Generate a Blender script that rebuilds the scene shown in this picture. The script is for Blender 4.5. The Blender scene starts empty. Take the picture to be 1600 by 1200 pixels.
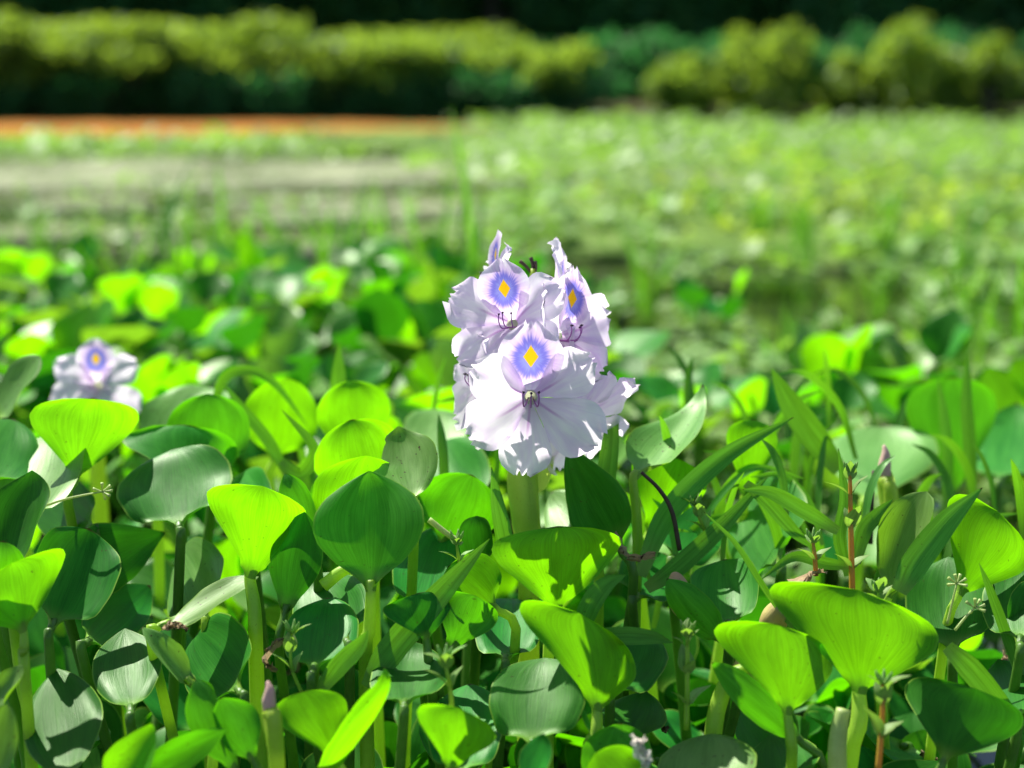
import bpy, math, random
import numpy as np
from mathutils import Vector, Matrix
random.seed(7); rng = np.random.default_rng(11)
sc = bpy.context.scene
COL = sc.collection
R = math.radians
# ------------------------------------------------------------------ camera, sky, sun, exposure
FPX = 2300.0; PITCH = math.atan(470/FPX); CAM = Vector((0, 0, 0.36))
cd = bpy.data.cameras.new('camera'); cam = bpy.data.objects.new('camera', cd); COL.objects.link(cam)
cd.sensor_width = 36; cd.lens = 36*FPX/1600; cd.clip_start = 0.02; cd.clip_end = 400
cam.location = CAM; cam.rotation_euler = (math.pi/2-PITCH, 0, 0)
cd.dof.use_dof = True; cd.dof.focus_distance = 0.604
cd.dof.aperture_fstop = (cd.lens/1000)/0.0088
sc.camera = cam
SUN_EL, SUN_AZ = R(53), R(-38)                 # azimuth from +Y (away from camera) towards +X
SUN = Vector((math.sin(SUN_AZ)*math.cos(SUN_EL), math.cos(SUN_AZ)*math.cos(SUN_EL), math.sin(SUN_EL)))
w = bpy.data.worlds.new('World'); sc.world = w; w.use_nodes = True
nt = w.node_tree; sky = nt.nodes.new('ShaderNodeTexSky'); sky.sky_type = 'NISHITA'; sky.sun_disc = False
sky.sun_elevation = SUN_EL; sky.sun_rotation = SUN_AZ
nt.links.new(sky.outputs[0], nt.nodes['Background'].inputs[0]); nt.nodes['Background'].inputs[1].default_value = 0.07
sl = bpy.data.lights.new('sun', 'SUN'); sl.energy = 5.0; sl.angle = R(0.5); sl.color = (1, .95, .86)
so = bpy.data.objects.new('sun', sl); COL.objects.link(so); so.rotation_euler = SUN.to_track_quat('Z', 'Y').to_euler()
so.location = (-3, 6, 9)
sc.view_settings.view_transform = 'Standard'; sc.view_settings.look = 'None'
sc.view_settings.exposure = 1.1; sc.view_settings.gamma = 1
sc.cycles.max_bounces = 7; sc.cycles.diffuse_bounces = 4; sc.cycles.transmission_bounces = 5; sc.cycles.glossy_bounces = 3
sc.cycles.use_denoising = True; sc.cycles.sample_clamp_indirect = 6

# ------------------------------------------------------------------ helpers
RT = Vector((1, 0, 0)); FW = Vector((0, math.cos(PITCH), -math.sin(PITCH))); UP = Vector((0, math.sin(PITCH), math.cos(PITCH)))
def P(px, py, d):                               # a point seen at pixel px, py (1600x1200) standing d metres away
    return CAM + d*(FW + (px-800)/FPX*RT - (py-600)/FPX*UP)
def G(px, py, z=0.0):                           # the point at height z seen there
    v = FW + (px-800)/FPX*RT - (py-600)/FPX*UP
    return CAM + v*((z-CAM.z)/v.z)
def mesh(name, V, F, uv=None, smooth=True):
    m = bpy.data.meshes.new(name); m.from_pydata([tuple(map(float, v)) for v in V], [], F)
    if uv is not None:
        l = m.uv_layers.new(name='UVMap'); idx = np.zeros(len(m.loops), int); m.loops.foreach_get('vertex_index', idx)
        l.data.foreach_set('uv', np.asarray(uv, float)[idx].ravel())
    if smooth: m.polygons.foreach_set('use_smooth', [True]*len(m.polygons))
    m.update(); return m
def obj(name, me, mat=None, parent=None):
    o = bpy.data.objects.new(name, me); COL.objects.link(o)
    if mat is not None and not me.materials: me.materials.append(mat)
    if parent is not None: o.parent = parent
    return o
def thing(name, label, cat, loc=(0, 0, 0), group=None):
    o = bpy.data.objects.new(name, None); COL.objects.link(o); o.location = loc; o.empty_display_size = .01
    return tag(o, label, cat, group)
def tag(o, label, cat, group=None, kind=None):
    if label: o['label'] = label
    if cat: o['category'] = cat
    if group: o['group'] = group
    if kind: o['kind'] = kind
    return o
def copy_tree(o, parent=None):
    c = o.copy(); COL.objects.link(c)
    if parent is not None: c.parent = parent
    for ch in o.children: copy_tree(ch, c)
    return c
def grid_faces(nu, nv, closed=False):
    F = []
    for i in range(nu-1):
        for j in range(nv if closed else nv-1):
            k = (j+1) % nv
            F.append((i*nv+j, i*nv+k, (i+1)*nv+k, (i+1)*nv+j))
    return F
def spline(pts, n):
    p = np.array([tuple(q) for q in pts], float)
    if len(p) == 2: return p[0]+(p[1]-p[0])*np.linspace(0, 1, n)[:, None]
    e = np.vstack([2*p[0]-p[1], p, 2*p[-1]-p[-2]]); out = []
    for t in np.linspace(0, len(p)-1-1e-9, n):
        i = int(t); f = t-i; a, b, c, d = e[i:i+4]
        out.append(.5*((2*b)+(c-a)*f+(2*a-5*b+4*c-d)*f*f+(3*b-a-3*c+d)*f**3))
    return np.array(out)
def tube(pts, rad, n=12, k=8, cap=True):
    """V, F, uv of a tube through the points with the radii spread along it"""
    c = spline(pts, n); r = np.interp(np.linspace(0, 1, n), np.linspace(0, 1, len(rad)), rad)
    t = np.gradient(c, axis=0); t /= np.linalg.norm(t, axis=1)[:, None]+1e-12
    a = np.array([1., 0, 0]) if abs(t[0][0]) < .8 else np.array([0, 1., 0])
    V = []; uv = []
    for i in range(n):
        a = a-t[i]*a.dot(t[i]); a /= np.linalg.norm(a); b = np.cross(t[i], a)
        for j in range(k):
            q = 2*math.pi*j/k; V.append(c[i]+r[i]*(a*math.cos(q)+b*math.sin(q))); uv.append((j/k*2-1, i/(n-1)))
    F = grid_faces(n, k, True)
    if cap: F += [tuple(range(k))[::-1], tuple(range((n-1)*k, n*k))]
    return V, F, uv
def join(parts):
    V, F, U = [], [], []
    for v, f, u in parts:
        o = len(V); V += list(v); F += [tuple(i+o for i in q) for q in f]; U += list(u)
    return V, F, U

PROF = {
 'spade': [(0,.075),(.06,.13),(.15,.34),(.25,.6),(.4,.9),(.52,1),(.65,.97),(.78,.79),(.88,.52),(.95,.26),(1,.015)],
 'round': [(0,.09),(.05,.2),(.12,.5),(.25,.82),(.45,1),(.65,.98),(.8,.8),(.9,.57),(.96,.34),(1,.015)],
 'fan':   [(0,.09),(.08,.13),(.2,.27),(.4,.58),(.6,.9),(.74,1.0),(.86,.9),(.94,.62),(.98,.35),(1,.02)],
 'lance': [(0,.12),(.1,.4),(.3,.9),(.5,1),(.75,.75),(.9,.4),(1,.02)],
 'ovate': [(0,.1),(.1,.55),(.28,.95),(.4,1),(.6,.8),(.8,.45),(.93,.18),(1,.02)]}
def profile(kind, u):
    p = np.array(PROF[kind]); f = np.interp(np.linspace(-.2, 1.2, 561), p[:, 0], p[:, 1])
    k = np.ones(25)/25; g = np.convolve(f, k, 'same')
    y = np.interp(u, np.linspace(-.2, 1.2, 561), g); e = np.clip((u-.93)/.07, 0, 1)
    return y*(1-e)+e*np.interp(u, p[:, 0], p[:, 1])
def leaf_local(L, W, kind='round', roll=.4, bend=.2, twist=0., skew=0., wave=.03, nu=24, nv=13, bite=None, tipcurl=0., seed=0, r0=None):
    """a blade in its own frame: base at 0, tip towards +Y, upper side +Z"""
    r = np.random.default_rng(seed+5)
    u = np.linspace(0, 1, nu)**.95; v = np.linspace(-1, 1, nv); wv = profile(kind, u)
    beta = bend*(u-.5)+tipcurl*np.clip((u-.72)/.28, 0, 1)**2
    dy, dz = np.cos(beta), np.sin(beta); du = np.gradient(u)
    y = np.cumsum(dy*du); z = np.cumsum(dz*du); y -= y[0]; z -= z[0]
    Rr = (W/2)/max(abs(roll), 1e-3)*(1 if roll >= 0 else -1)
    ph = r.uniform(0, 6.28, 4); f1, f2 = r.uniform(4, 7), r.uniform(8, 13)
    V = []; UV = []
    for i in range(nu):
        tw = twist*(u[i]-.4); ct, st = math.cos(tw), math.sin(tw)
        tb = 1. if r0 is None else min(1., u[i]/.24); tb = tb*tb*(3-2*tb); kap = abs(roll)/(W/2)*tb+(0 if r0 is None else (1-tb)**2/r0)
        for j in range(nv):
            ww = wv[i]
            if bite and (v[j] < 0) == (bite[0] < 0) and abs(v[j]) > .3:
                b0, b1, dep = bite[1:]
                if b0 < u[i] < b1: ww = ww*(1-dep*min(1, math.sin(math.pi*(u[i]-b0)/(b1-b0))*2.2+.12*math.sin(u[i]*140)))
            hw = ww*W/2*tb+(0 if r0 is None else (1-tb)*2.9*r0+.3*r0*tb*(1-tb)); a = v[j]*hw*kap
            x = math.sin(a)/kap if kap > 1e-3 else v[j]*hw
            zz = (1-math.cos(a))/kap if kap > 1e-3 else 0
            zz += W*wave*tb*v[j]*v[j]*ww*(math.sin(u[i]*f1+ph[0 if v[j] < 0 else 1])+.4*math.sin(u[i]*f2+ph[2]+v[j]))
            zz -= W*.045*tb*ww*abs(v[j])**7*(1+.8*math.sin(u[i]*5+ph[3]))
            x2 = x*ct-zz*st; z2 = x*st+zz*ct
            V.append((x2, L*y[i]+skew*x2-z2*dz[i]*.6, L*z[i]+z2)); UV.append((v[j], u[i]))
    return np.array(V), grid_faces(nu, nv), UV
def place_leaf(base, tip, Wm, turn, r0=None, frame=False, **kw):
    c = Vector(tip)-Vector(base); L = c.length
    if r0: kw['r0'] = r0/L
    V, F, UV = leaf_local(1.0, Wm/L, **kw)
    t = np.array(V[(len(V)//13-1)*13+6]) if kw.get('nv', 13) == 13 else V[-1]
    s = 1/np.linalg.norm(t); ang = math.atan2(t[2], t[1])
    ca, sa = math.cos(-ang), math.sin(-ang)
    V = np.stack([V[:, 0], V[:, 1]*ca-V[:, 2]*sa, V[:, 1]*sa+V[:, 2]*ca], 1)
    yv = c.normalized(); n0 = (CAM-Vector(base)); n0 = (n0-yv*n0.dot(yv)).normalized()
    n = Matrix.Rotation(R(turn), 3, yv) @ n0; x = yv.cross(n)
    M = np.array([list(x), list(yv), list(n)])           # rows
    V = V*np.array([1, s, s]); W = (V*L) @ M+np.array(list(base))
    if frame: return W, F, UV, n, (Vector((W[13*2+6]-W[6]).tolist())).normalized()
    return W, F, UV

# ------------------------------------------------------------------ materials
class NB:
    def __init__(s, name):
        s.m = bpy.data.materials.new(name); s.m.use_nodes = True; s.t = s.m.node_tree; s.t.nodes.clear(); s.out = s.n('ShaderNodeOutputMaterial')
    def n(s, k, **p):
        x = s.t.nodes.new(k)
        for a, b in p.items(): setattr(x, a, b)
        return x
    def l(s, a, b): s.t.links.new(a, b)
    def v(s, x, i):
        if hasattr(x, 'is_linked') or isinstance(x, bpy.types.NodeSocket): s.l(x, i)
        elif isinstance(x, (tuple, list)): i.default_value = (*x, 1) if len(x) == 3 and i.type == 'RGBA' else x
        else: i.default_value = x
    def math(s, op, a, b=0.0, c=None):
        x = s.n('ShaderNodeMath', operation=op); s.v(a, x.inputs[0]); s.v(b, x.inputs[1])
        if c is not None: s.v(c, x.inputs[2])
        return x.outputs[0]
    def mix(s, f, a, b):
        x = s.n('ShaderNodeMix', data_type='RGBA'); s.v(f, x.inputs[0]); s.v(a, x.inputs[6]); s.v(b, x.inputs[7]); return x.outputs[2]
    def step(s, x, a, b):                        # smooth 0..1 from a to b
        q = s.n('ShaderNodeMapRange', interpolation_type='SMOOTHSTEP'); s.v(x, q.inputs[0]); q.inputs[1].default_value = a; q.inputs[2].default_value = b
        return q.outputs[0]
    def noise(s, vec, scale, detail=2, rough=.5, dim='3D'):
        q = s.n('ShaderNodeTexNoise', noise_dimensions=dim); s.l(vec, q.inputs['Vector' if dim != '1D' else 'W']); q.inputs['Scale'].default_value = scale
        q.inputs['Detail'].default_value = detail; q.inputs['Roughness'].default_value = rough; return q.outputs[0]
    def comb(s, x, y, z=0.0):
        q = s.n('ShaderNodeCombineXYZ'); s.v(x, q.inputs[0]); s.v(y, q.inputs[1]); s.v(z, q.inputs[2]); return q.outputs[0]
    def bump(s, h, strength, dist=.001):
        q = s.n('ShaderNodeBump'); s.l(h, q.inputs['Height']); q.inputs['Strength'].default_value = strength; q.inputs['Distance'].default_value = dist; return q.outputs[0]
    def pbr(s, col, rough=.5, spec=.5, normal=None, tint=None):
        q = s.n('ShaderNodeBsdfPrincipled'); s.v(col, q.inputs['Base Color']); s.v(rough, q.inputs['Roughness']); q.inputs['Specular IOR Level'].default_value = spec
        if tint: q.inputs['Specular Tint'].default_value = (*tint, 1)
        if normal: s.l(normal, q.inputs['Normal'])
        return q.outputs[0]
    def thin(s, bsdf, col, f, normal=None):
        q = s.n('ShaderNodeBsdfTranslucent'); s.v(col, q.inputs[0])
        if normal: s.l(normal, q.inputs['Normal'])
        m = s.n('ShaderNodeMixShader'); s.v(f, m.inputs[0]); s.l(bsdf, m.inputs[1]); s.l(q.outputs[0], m.inputs[2]); return m.outputs[0]
    def done(s, sh): s.l(sh, s.out.inputs[0]); return s.m
def leaf_material(name, dark, light, through, rough=.36, thin=.5, spots=.5, spec=.5, veins=46):
    b = NB(name); uv = b.n('ShaderNodeUVMap').outputs[0]; sp = b.n('ShaderNodeSeparateXYZ'); b.l(uv, sp.inputs[0]); v, u = sp.outputs[0], sp.outputs[1]
    rnd = b.n('ShaderNodeObjectInfo').outputs['Random']; oc = b.n('ShaderNodeTexCoord').outputs['Object']
    wob = b.math('MULTIPLY', b.noise(b.comb(v, u, rnd), 3, 2), .08)
    vs = b.math('ADD', v, wob)
    vein = b.noise(b.comb(b.math('MULTIPLY', vs, veins), b.math('MULTIPLY', u, 1.6), b.math('MULTIPLY', rnd, 30)), 1.0, 3, .6)
    blot = b.noise(b.comb(b.math('MULTIPLY', v, 2.0), b.math('MULTIPLY', u, 1.5), b.math('MULTIPLY', rnd, 60)), 1.5, 3, .55)
    f = b.math('ADD', b.math('MULTIPLY', b.step(vein, .32, .68), .5), b.math('MULTIPLY', b.step(blot, .3, .72), .55))
    col = b.mix(f, dark, light)
    hs = b.n('ShaderNodeHueSaturation'); b.v(b.math('MULTIPLY_ADD', rnd, .03, .487), hs.inputs['Hue']); b.v(b.math('MULTIPLY_ADD', rnd, .5, .75), hs.inputs['Value']); b.l(col, hs.inputs['Color']); col = hs.outputs[0]
    tr = b.mix(f, tuple(c*.6 for c in through), through)
    av = b.math('ABSOLUTE', v)
    rim = b.math('MULTIPLY', b.step(av, .95, .98), .8)
    foot = b.math('SUBTRACT', 1.0, b.step(u, .03, .26))
    pale = (.2, .36, .045)
    col = b.mix(b.math('MAXIMUM', rim, b.math('MULTIPLY', foot, .85)), col, pale)
    dot = b.step(b.noise(oc, 650, 1), .735 if spots < .8 else .7, .77); dot2 = b.step(b.noise(oc, 60, 4, .65), .74 if spots < .8 else .66, .8)
    tipb = b.math('MULTIPLY', b.step(u, .972, .995), b.step(rnd, .3, .6))
    dd = b.math('MAXIMUM', b.math('MULTIPLY', b.math('MAXIMUM', dot, dot2), spots), tipb)
    col = b.mix(dd, col, (.06, .035, .012)); tr = b.mix(dd, tr, (.05, .025, .005))
    nrm = b.bump(b.math('ADD', b.math('MULTIPLY', vein, .35), blot), .22, .001)
    ro = b.math('MULTIPLY_ADD', blot, .22, rough-.1)
    return b.done(b.thin(b.pbr(col, ro, spec, nrm, (.75, 1, .62)), tr, b.math('MULTIPLY', b.math('MULTIPLY_ADD', foot, -.75, 1.), thin)))
M = {}
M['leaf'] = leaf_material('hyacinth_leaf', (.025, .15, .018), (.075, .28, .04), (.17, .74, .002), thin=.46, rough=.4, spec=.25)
M['leaf_young'] = leaf_material('young_leaf', (.045, .17, .012), (.09, .27, .02), (.3, .9, .002), thin=.6, rough=.42, spec=.3)
M['leaf_lit_worn'] = leaf_material('lit_worn_leaf', (.09, .23, .04), (.2, .37, .1), (.28, .62, .015), thin=.4, spots=1., rough=.38, spec=.4)  # paler green paints in the sun sheen; the brown spots are wear
M['leaf_shaded'] = leaf_material('shaded_leaf', (.012, .1, .01), (.036, .2, .02), (.08, .5, .006), thin=.25, rough=.4, spec=.18)  # shade from neighbouring leaves put into a darker, less translucent green
M['grass'] = leaf_material('grass_blade', (.035, .16, .02), (.11, .32, .06), (.22, .64, .01), rough=.4, thin=.42, spots=.4, veins=7, spec=.4)
M['weed'] = leaf_material('weed_leaf', (.14, .26, .07), (.26, .4, .14), (.34, .66, .05), rough=.5, thin=.42, spots=.3, veins=5)
M['bush'] = leaf_material('bush_leaf', (.08, .16, .02), (.18, .28, .045), (.46, .68, .05), rough=.5, thin=.5, spots=0, veins=4)
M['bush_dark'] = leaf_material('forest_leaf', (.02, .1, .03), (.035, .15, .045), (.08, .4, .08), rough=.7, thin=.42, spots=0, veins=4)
def stalk_material(name, a, c, thin=.3, rough=.4):
    b = NB(name); uv = b.n('ShaderNodeUVMap').outputs[0]; sp = b.n('ShaderNodeSeparateXYZ'); b.l(uv, sp.inputs[0])
    oc = b.n('ShaderNodeTexCoord').outputs['Object']
    st = b.noise(b.comb(b.math('MULTIPLY', sp.outputs[0], 14), b.math('MULTIPLY', sp.outputs[1], 2)), 1, 3); bl = b.noise(oc, 160, 4, .65)
    f = b.math('ADD', b.math('MULTIPLY', st, .5), b.math('MULTIPLY', b.step(bl, .35, .7), .5))
    col = b.mix(f, a, c); dot = b.step(b.noise(oc, 1500, 1), .68, .74); col = b.mix(b.math('MULTIPLY', dot, .7), col, (.07, .05, .02))
    return b.done(b.thin(b.pbr(col, rough, .5, b.bump(st, .3, .0008)), tuple(min(1, x*1.9) for x in c), thin))
M['petiole'] = stalk_material('petiole', (.24, .42, .035), (.36, .55, .07), .4)
M['petiole_shaded'] = stalk_material('shaded_petiole', (.06, .16, .02), (.12, .26, .035), .3)  # shade of the deep gaps painted into the stalk colour
M['stalk'] = stalk_material('flower_stalk', (.27, .42, .035), (.4, .55, .07), .4)
M['stub'] = stalk_material('pale_stub', (.3, .42, .12), (.45, .55, .22), .3)
M['red_stem'] = stalk_material('red_stem', (.4, .38, .05), (.55, .24, .03), .3)
M['dead'] = stalk_material('dead_leaf', (.16, .1, .045), (.42, .31, .17), .2, .8)
M['twig'] = stalk_material('dark_twig', (.035, .02, .012), (.09, .05, .03), .0, .7)
M['bulb'] = stalk_material('bulb', (.3, .24, .08), (.52, .45, .16), .15, .55)
M['bulb_pink'] = stalk_material('pink_bulb', (.45, .27, .13), (.6, .42, .2), .15, .5)
M['bark'] = stalk_material('bark', (.06, .05, .04), (.16, .14, .11), 0, .9)
M['withered'] = stalk_material('withered_petal', (.5, .42, .34), (.75, .7, .6), .25, .8)
def petal_material(name, banner):
    b = NB(name); uv = b.n('ShaderNodeUVMap').outputs[0]; sp = b.n('ShaderNodeSeparateXYZ'); b.l(uv, sp.inputs[0]); x, s_ = sp.outputs[0], sp.outputs[1]
    rnd = b.n('ShaderNodeObjectInfo').outputs['Random']
    ang = b.math('ARCTAN2', x, b.math('ADD', s_, .12))
    fan = b.noise(b.comb(b.math('MULTIPLY', ang, 26), b.math('MULTIPLY', s_, 1.3), b.math('MULTIPLY', rnd, 20)), 1, 3, .6)
    fan2 = b.noise(b.comb(b.math('MULTIPLY', ang, 6), b.math('MULTIPLY', s_, 2.0), b.math('MULTIPLY', rnd, 9)), 1, 2)
    col = b.mix(b.step(fan2, .35, .75), (.96, .92, .97), (.86, .74, .92))
    col = b.mix(b.math('MULTIPLY', b.step(fan, .48, .72), .22), col, (.74, .6, .86))
    if banner:
        dy = b.math('SUBTRACT', s_, .54); dx = x
        rr = b.math('SQRT', b.math('ADD', b.math('POWER', b.math('DIVIDE', dx, .25), 2.), b.math('POWER', b.math('DIVIDE', dy, .29), 2.)))
        a2 = b.math('ARCTAN2', dx, dy)
        st = b.noise(b.comb(b.math('MULTIPLY', b.math('COSINE', a2), 7), b.math('MULTIPLY', b.math('SINE', a2), 7), rnd), 1.6, 3, .6)
        rs = b.math('SUBTRACT', rr, b.math('MULTIPLY', b.math('SUBTRACT', st, .5), .9))
        col = b.mix(b.math('MULTIPLY', b.math('SUBTRACT', 1., b.step(rs, .8, 1.75)), .7), col, (.62, .38, .78))
        col = b.mix(b.math('SUBTRACT', 1., b.step(rs, .72, 1.12)), col, (.2, .19, .66))
        col = b.mix(b.math('MULTIPLY', b.math('SUBTRACT', 1., b.step(rs, .35, .7)), .6), col, (.36, .4, .84))
        ye = b.math('ADD', b.math('DIVIDE', b.math('ABSOLUTE', dx), .1), b.math('DIVIDE', b.math('ABSOLUTE', b.math('ADD', dy, -.02)), .145))
        ye = b.math('SUBTRACT', ye, b.math('MULTIPLY', b.math('SUBTRACT', st, .5), .25))
        col = b.mix(b.math('SUBTRACT', 1., b.step(ye, .9, 1.06)), col, (.95, .56, .01))
    else:
        mid = b.math('SUBTRACT', 1., b.step(b.math('ABSOLUTE', x), .004, .03)); fade = b.math('SUBTRACT', 1., b.step(s_, .2, .62))
        col = b.mix(b.math('MULTIPLY', b.math('MULTIPLY', mid, fade), .75), col, (.45, .14, .5))
        col = b.mix(b.math('MULTIPLY', b.math('SUBTRACT', 1., b.step(s_, .05, .6)), .55), col, (.68, .46, .78))
    nrm = b.bump(fan, .35, .0006)
    return b.done(b.thin(b.pbr(col, .6, .2, nrm), col, .64))
M['petal'] = petal_material('pale_petal', False); M['banner'] = petal_material('banner_petal', True)
def plain(name, c, rough=.5, thin=0, c2=None, scale=200):
    b = NB(name); oc = b.n('ShaderNodeTexCoord').outputs['Object']; col = b.mix(b.noise(oc, scale, 2), c, c2 or tuple(x*.7 for x in c))
    s = b.pbr(col, rough, .4); return b.done(b.thin(s, c, thin) if thin else s)
M['stamen'] = plain('purple_stamen', (.4, .12, .42)); M['anther'] = plain('dark_anther', (.03, .015, .03)); M['bud'] = plain('pink_bud', (.6, .36, .34), .6, .2, (.62, .48, .36))
M['tube'] = plain('blossom_tube', (.5, .55, .35), .5, .4, (.6, .5, .68))
def water_material():
    b = NB('pond_water'); oc = b.n('ShaderNodeTexCoord').outputs['Object']
    n = b.noise(oc, 1.1, 5, .6); col = b.mix(b.step(n, .35, .7), (.012, .022, .009), (.03, .038, .012))
    return b.done(b.pbr(col, .07, .5, b.bump(b.noise(oc, 9, 3), .12, .02)))
M['water'] = water_material()
def mat_material(name, c1, c2, c3, sc_=1.0):
    b = NB(name); oc = b.n('ShaderNodeTexCoord').outputs['Object']
    n = b.noise(oc, 2.2*sc_, 6, .65); n2 = b.noise(oc, 30*sc_, 4, .7)
    col = b.mix(b.step(n, .36, .66), c1, c2); col = b.mix(b.step(n2, .5, .68), col, c3)
    return b.done(b.pbr(col, .9, .05, b.bump(n2, .8, .02)))
M['scum'] = mat_material('algae_mat', (.07, .1, .035), (.27, .3, .18), (.38, .4, .29))
M['rust'] = mat_material('rusty_fern_mat', (.3, .1, .02), (.42, .17, .03), (.22, .22, .03))
M['greenmat'] = mat_material('green_mat', (.06, .13, .02), (.15, .25, .05), (.24, .3, .12), 1.6)
M['soil'] = mat_material('bank_soil', (.05, .045, .02), (.07, .09, .025), (.12, .1, .05), .7)

# ------------------------------------------------------------------ setting: water, bank, floating mats
def sheet(name, pts, z, mat, label=None):
    m = mesh(name, [(x, y, z) for x, y in pts], [tuple(range(len(pts)))], smooth=False); o = obj(name, m, mat); o['kind'] = 'structure'
    if label: o['label'] = label
    return o
water = sheet('pond_water', [(-60, -3), (60, -3), (60, 16.5), (-60, 16.5)], 0, M['water'])
nx, ny = 60, 14; V = []
for j in range(ny):
    for i in range(nx):
        x = -70+140*i/(nx-1); y = 14.6+(j/(ny-1))**1.7*120
        z = -.12+min(1, (y-14.6)/1.2)*.22+max(0, y-17)*.03+max(0, y-27)*.3+rng.normal(0, .03)
        V.append((x, y+(.25*math.sin(x*1.3) if j == 0 else 0), z))
o = obj('bank', mesh('bank', V, grid_faces(ny, nx)), M['soil']); o['kind'] = 'structure'
def floating_mat(name, label, px, py, wx, wy, mat, seed, thick=.012, group=None):
    r = np.random.default_rng(seed); c = G(px, py); n = 72; ring = []
    ph = r.uniform(0, 6.28, 6)
    for i in range(n):
        a = 2*math.pi*i/n; k = 1+sum(.16/(m+1)*math.sin((m+2)*a+ph[m]) for m in range(6))+r.normal(0, .02)
        ring.append((c.x+math.cos(a)*wx*k, c.y+math.sin(a)*wy*k))
    V = [(x, y, .002) for x, y in ring]+[(c.x+(x-c.x)*.985, c.y+(y-c.y)*.985, thick) for x, y in ring]
    rings = 7
    for q in range(1, rings):
        f = .985*(1-q/rings)
        V += [(c.x+(x-c.x)*f, c.y+(y-c.y)*f, thick+r.uniform(0, .012)) for x, y in ring]
    V.append((c.x, c.y, thick)); F = grid_faces(rings+1, n, True); k = rings*n
    F += [(k+i, k+(i+1) % n, len(V)-1) for i in range(n)]
    o = obj(name, mesh(name, V, F), mat); tag(o, label, None, group, 'structure'); return o
S = 'pale grey green algae mat floating on the dark pond water'
for k, (px, py, wx, wy) in enumerate([(60,272,1.7,.8),(420,272,1.2,.75),(760,272,1.15,.7),(1020,280,.7,.6),(640,340,.5,.22),(990,340,.6,.55),(1330,330,.75,.7),(120,325,.28,.16),(560,322,.35,.12),(60,372,.3,.14),(1230,285,.9,.7),(880,372,.5,.13),(1080,330,.45,.3),(1420,290,.7,.35),(1120,372,.25,.12),(380,395,.3,.1)]):
    floating_mat('algae_mat', S, px, py, wx, wy, M['scum'], 40+k, group='algae mats')
for k, (px, py, wx, wy) in enumerate([(-120,203,2.6,1.5),(180,203,1.9,1.5),(400,203,1.7,1.35),(585,204,1.15,1.1)]):
    floating_mat('rusty_fern_mat', 'rust orange floating fern mat in front of the far bank', px, py, wx, wy, M['rust'], 60+k, .02, 'rusty mats')
for k, (px, py, wx, wy) in enumerate([(60,240,1.5,.9),(240,235,.9,.7),(900,205,3.0,1.7),(1300,205,2.8,2.0),(1700,210,3.,2.0),(1100,240,1.4,1.3),(1500,250,2.0,1.7),(700,225,.9,.7),(1500,330,1.2,1.1),(1200,380,.8,.5)]):
    floating_mat('green_mat', 'low bright green weed mat floating on the pond', px, py, wx, wy, M['greenmat'], 80+k, .02, 'green weed mats')

# ------------------------------------------------------------------ far bank: shrubs and forest trees
def foliage(n, rx, ry, rz, size, seed, shell=.35, lump=.42):
    r = np.random.default_rng(seed); nl = 22
    cl = r.normal(size=(nl, 3)); cl /= np.linalg.norm(cl, axis=1)[:, None]; cl *= r.uniform(.45, .9, (nl, 1))
    V = []; F = []; U = []
    for i in range(n):
        c = cl[r.integers(nl)]; d = r.normal(size=3); d /= np.linalg.norm(d); p = c+d*lump*r.uniform(shell, 1)
        p = p*np.array([rx, ry, rz]); ax = r.normal(size=3)+np.array([0, 0, .4]); ax /= np.linalg.norm(ax); b = np.cross(ax, r.normal(size=3)); b /= np.linalg.norm(b)
        s = size*r.uniform(.6, 1.3); k = len(V)
        V += [p-ax*s*.5, p+b*s*.28, p+ax*s*.55, p-b*s*.28]; F.append((k, k+1, k+2, k+3)); U += [(0, 0), (.7, .5), (0, .95), (-.7, .5)]
    return V, F, U
def woody(name, label, cat, x, y, z, rx, ry, rz, h, n, size, mat, seed, group):
    t = thing(name, label, cat, (x, y, z), group)
    V, F, U = foliage(n, rx, ry, rz, size, seed); V = [(a, b, c+h) for a, b, c in V]
    obj('crown', mesh('crown', V, F, U, False), mat, t)
    r = random.Random(seed); parts = [tube([(0, 0, -.15), (r.uniform(-.1, .1)*rx, 0, h*.5), (r.uniform(-.2, .2)*rx, 0, h)], [h*.05+.02, h*.03+.01, h*.015+.006], 8, 7)]
    for q in range(6):
        a = r.uniform(0, 6.28); parts.append(tube([(0, 0, h*r.uniform(.25, .6)), (math.cos(a)*rx*.4, math.sin(a)*ry*.4, h*.85), (math.cos(a)*rx*.75, math.sin(a)*ry*.75, h*1.05+rz*.3)], [h*.022+.008, h*.012+.004, .003], 6, 5))
    obj('trunk', mesh('trunk', *join(parts)), M['bark'], t); return t
SH = 'low yellow green shrub of the sunlit hedge on the far bank'
for k in range(17):                              # sunlit hedge on the left half of the bank
    px = -60+k*58+random.uniform(-18, 18); d = random.uniform(15.2, 16.4); p = P(px, 130, d)
    woody('shrub', SH, 'shrub', p.x, p.y, .02, random.uniform(.5, .95), .6, random.uniform(.24, .36)*(1 if px < 450 else .9), random.uniform(.58, .78)*(1.05 if px < 450 else .82), 2200, .1, M['bush'], 300+k, 'hedge shrubs on the far bank')
for k, (px, s, lab) in enumerate([(1195, .62, 'rounded yellow green bush at the far bank before the dark forest'), (1330, .42, 'small dull bush between two taller yellow bushes on the bank'), (1420, .62, 'tall loose pale green bush on the bank below the grey trunk'), (1545, .52, 'lime yellow bush on the bank right beside the forest edge'), (1060, .4, 'low dark green bush where the hedge ends')]):
    p = P(px, 130, 15.6); woody('shrub', lab, 'shrub', p.x, p.y, .02, .5*s/.6, .45, s*.85, s*.72, 2200, .1, M['bush'], 330+k, None)
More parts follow.
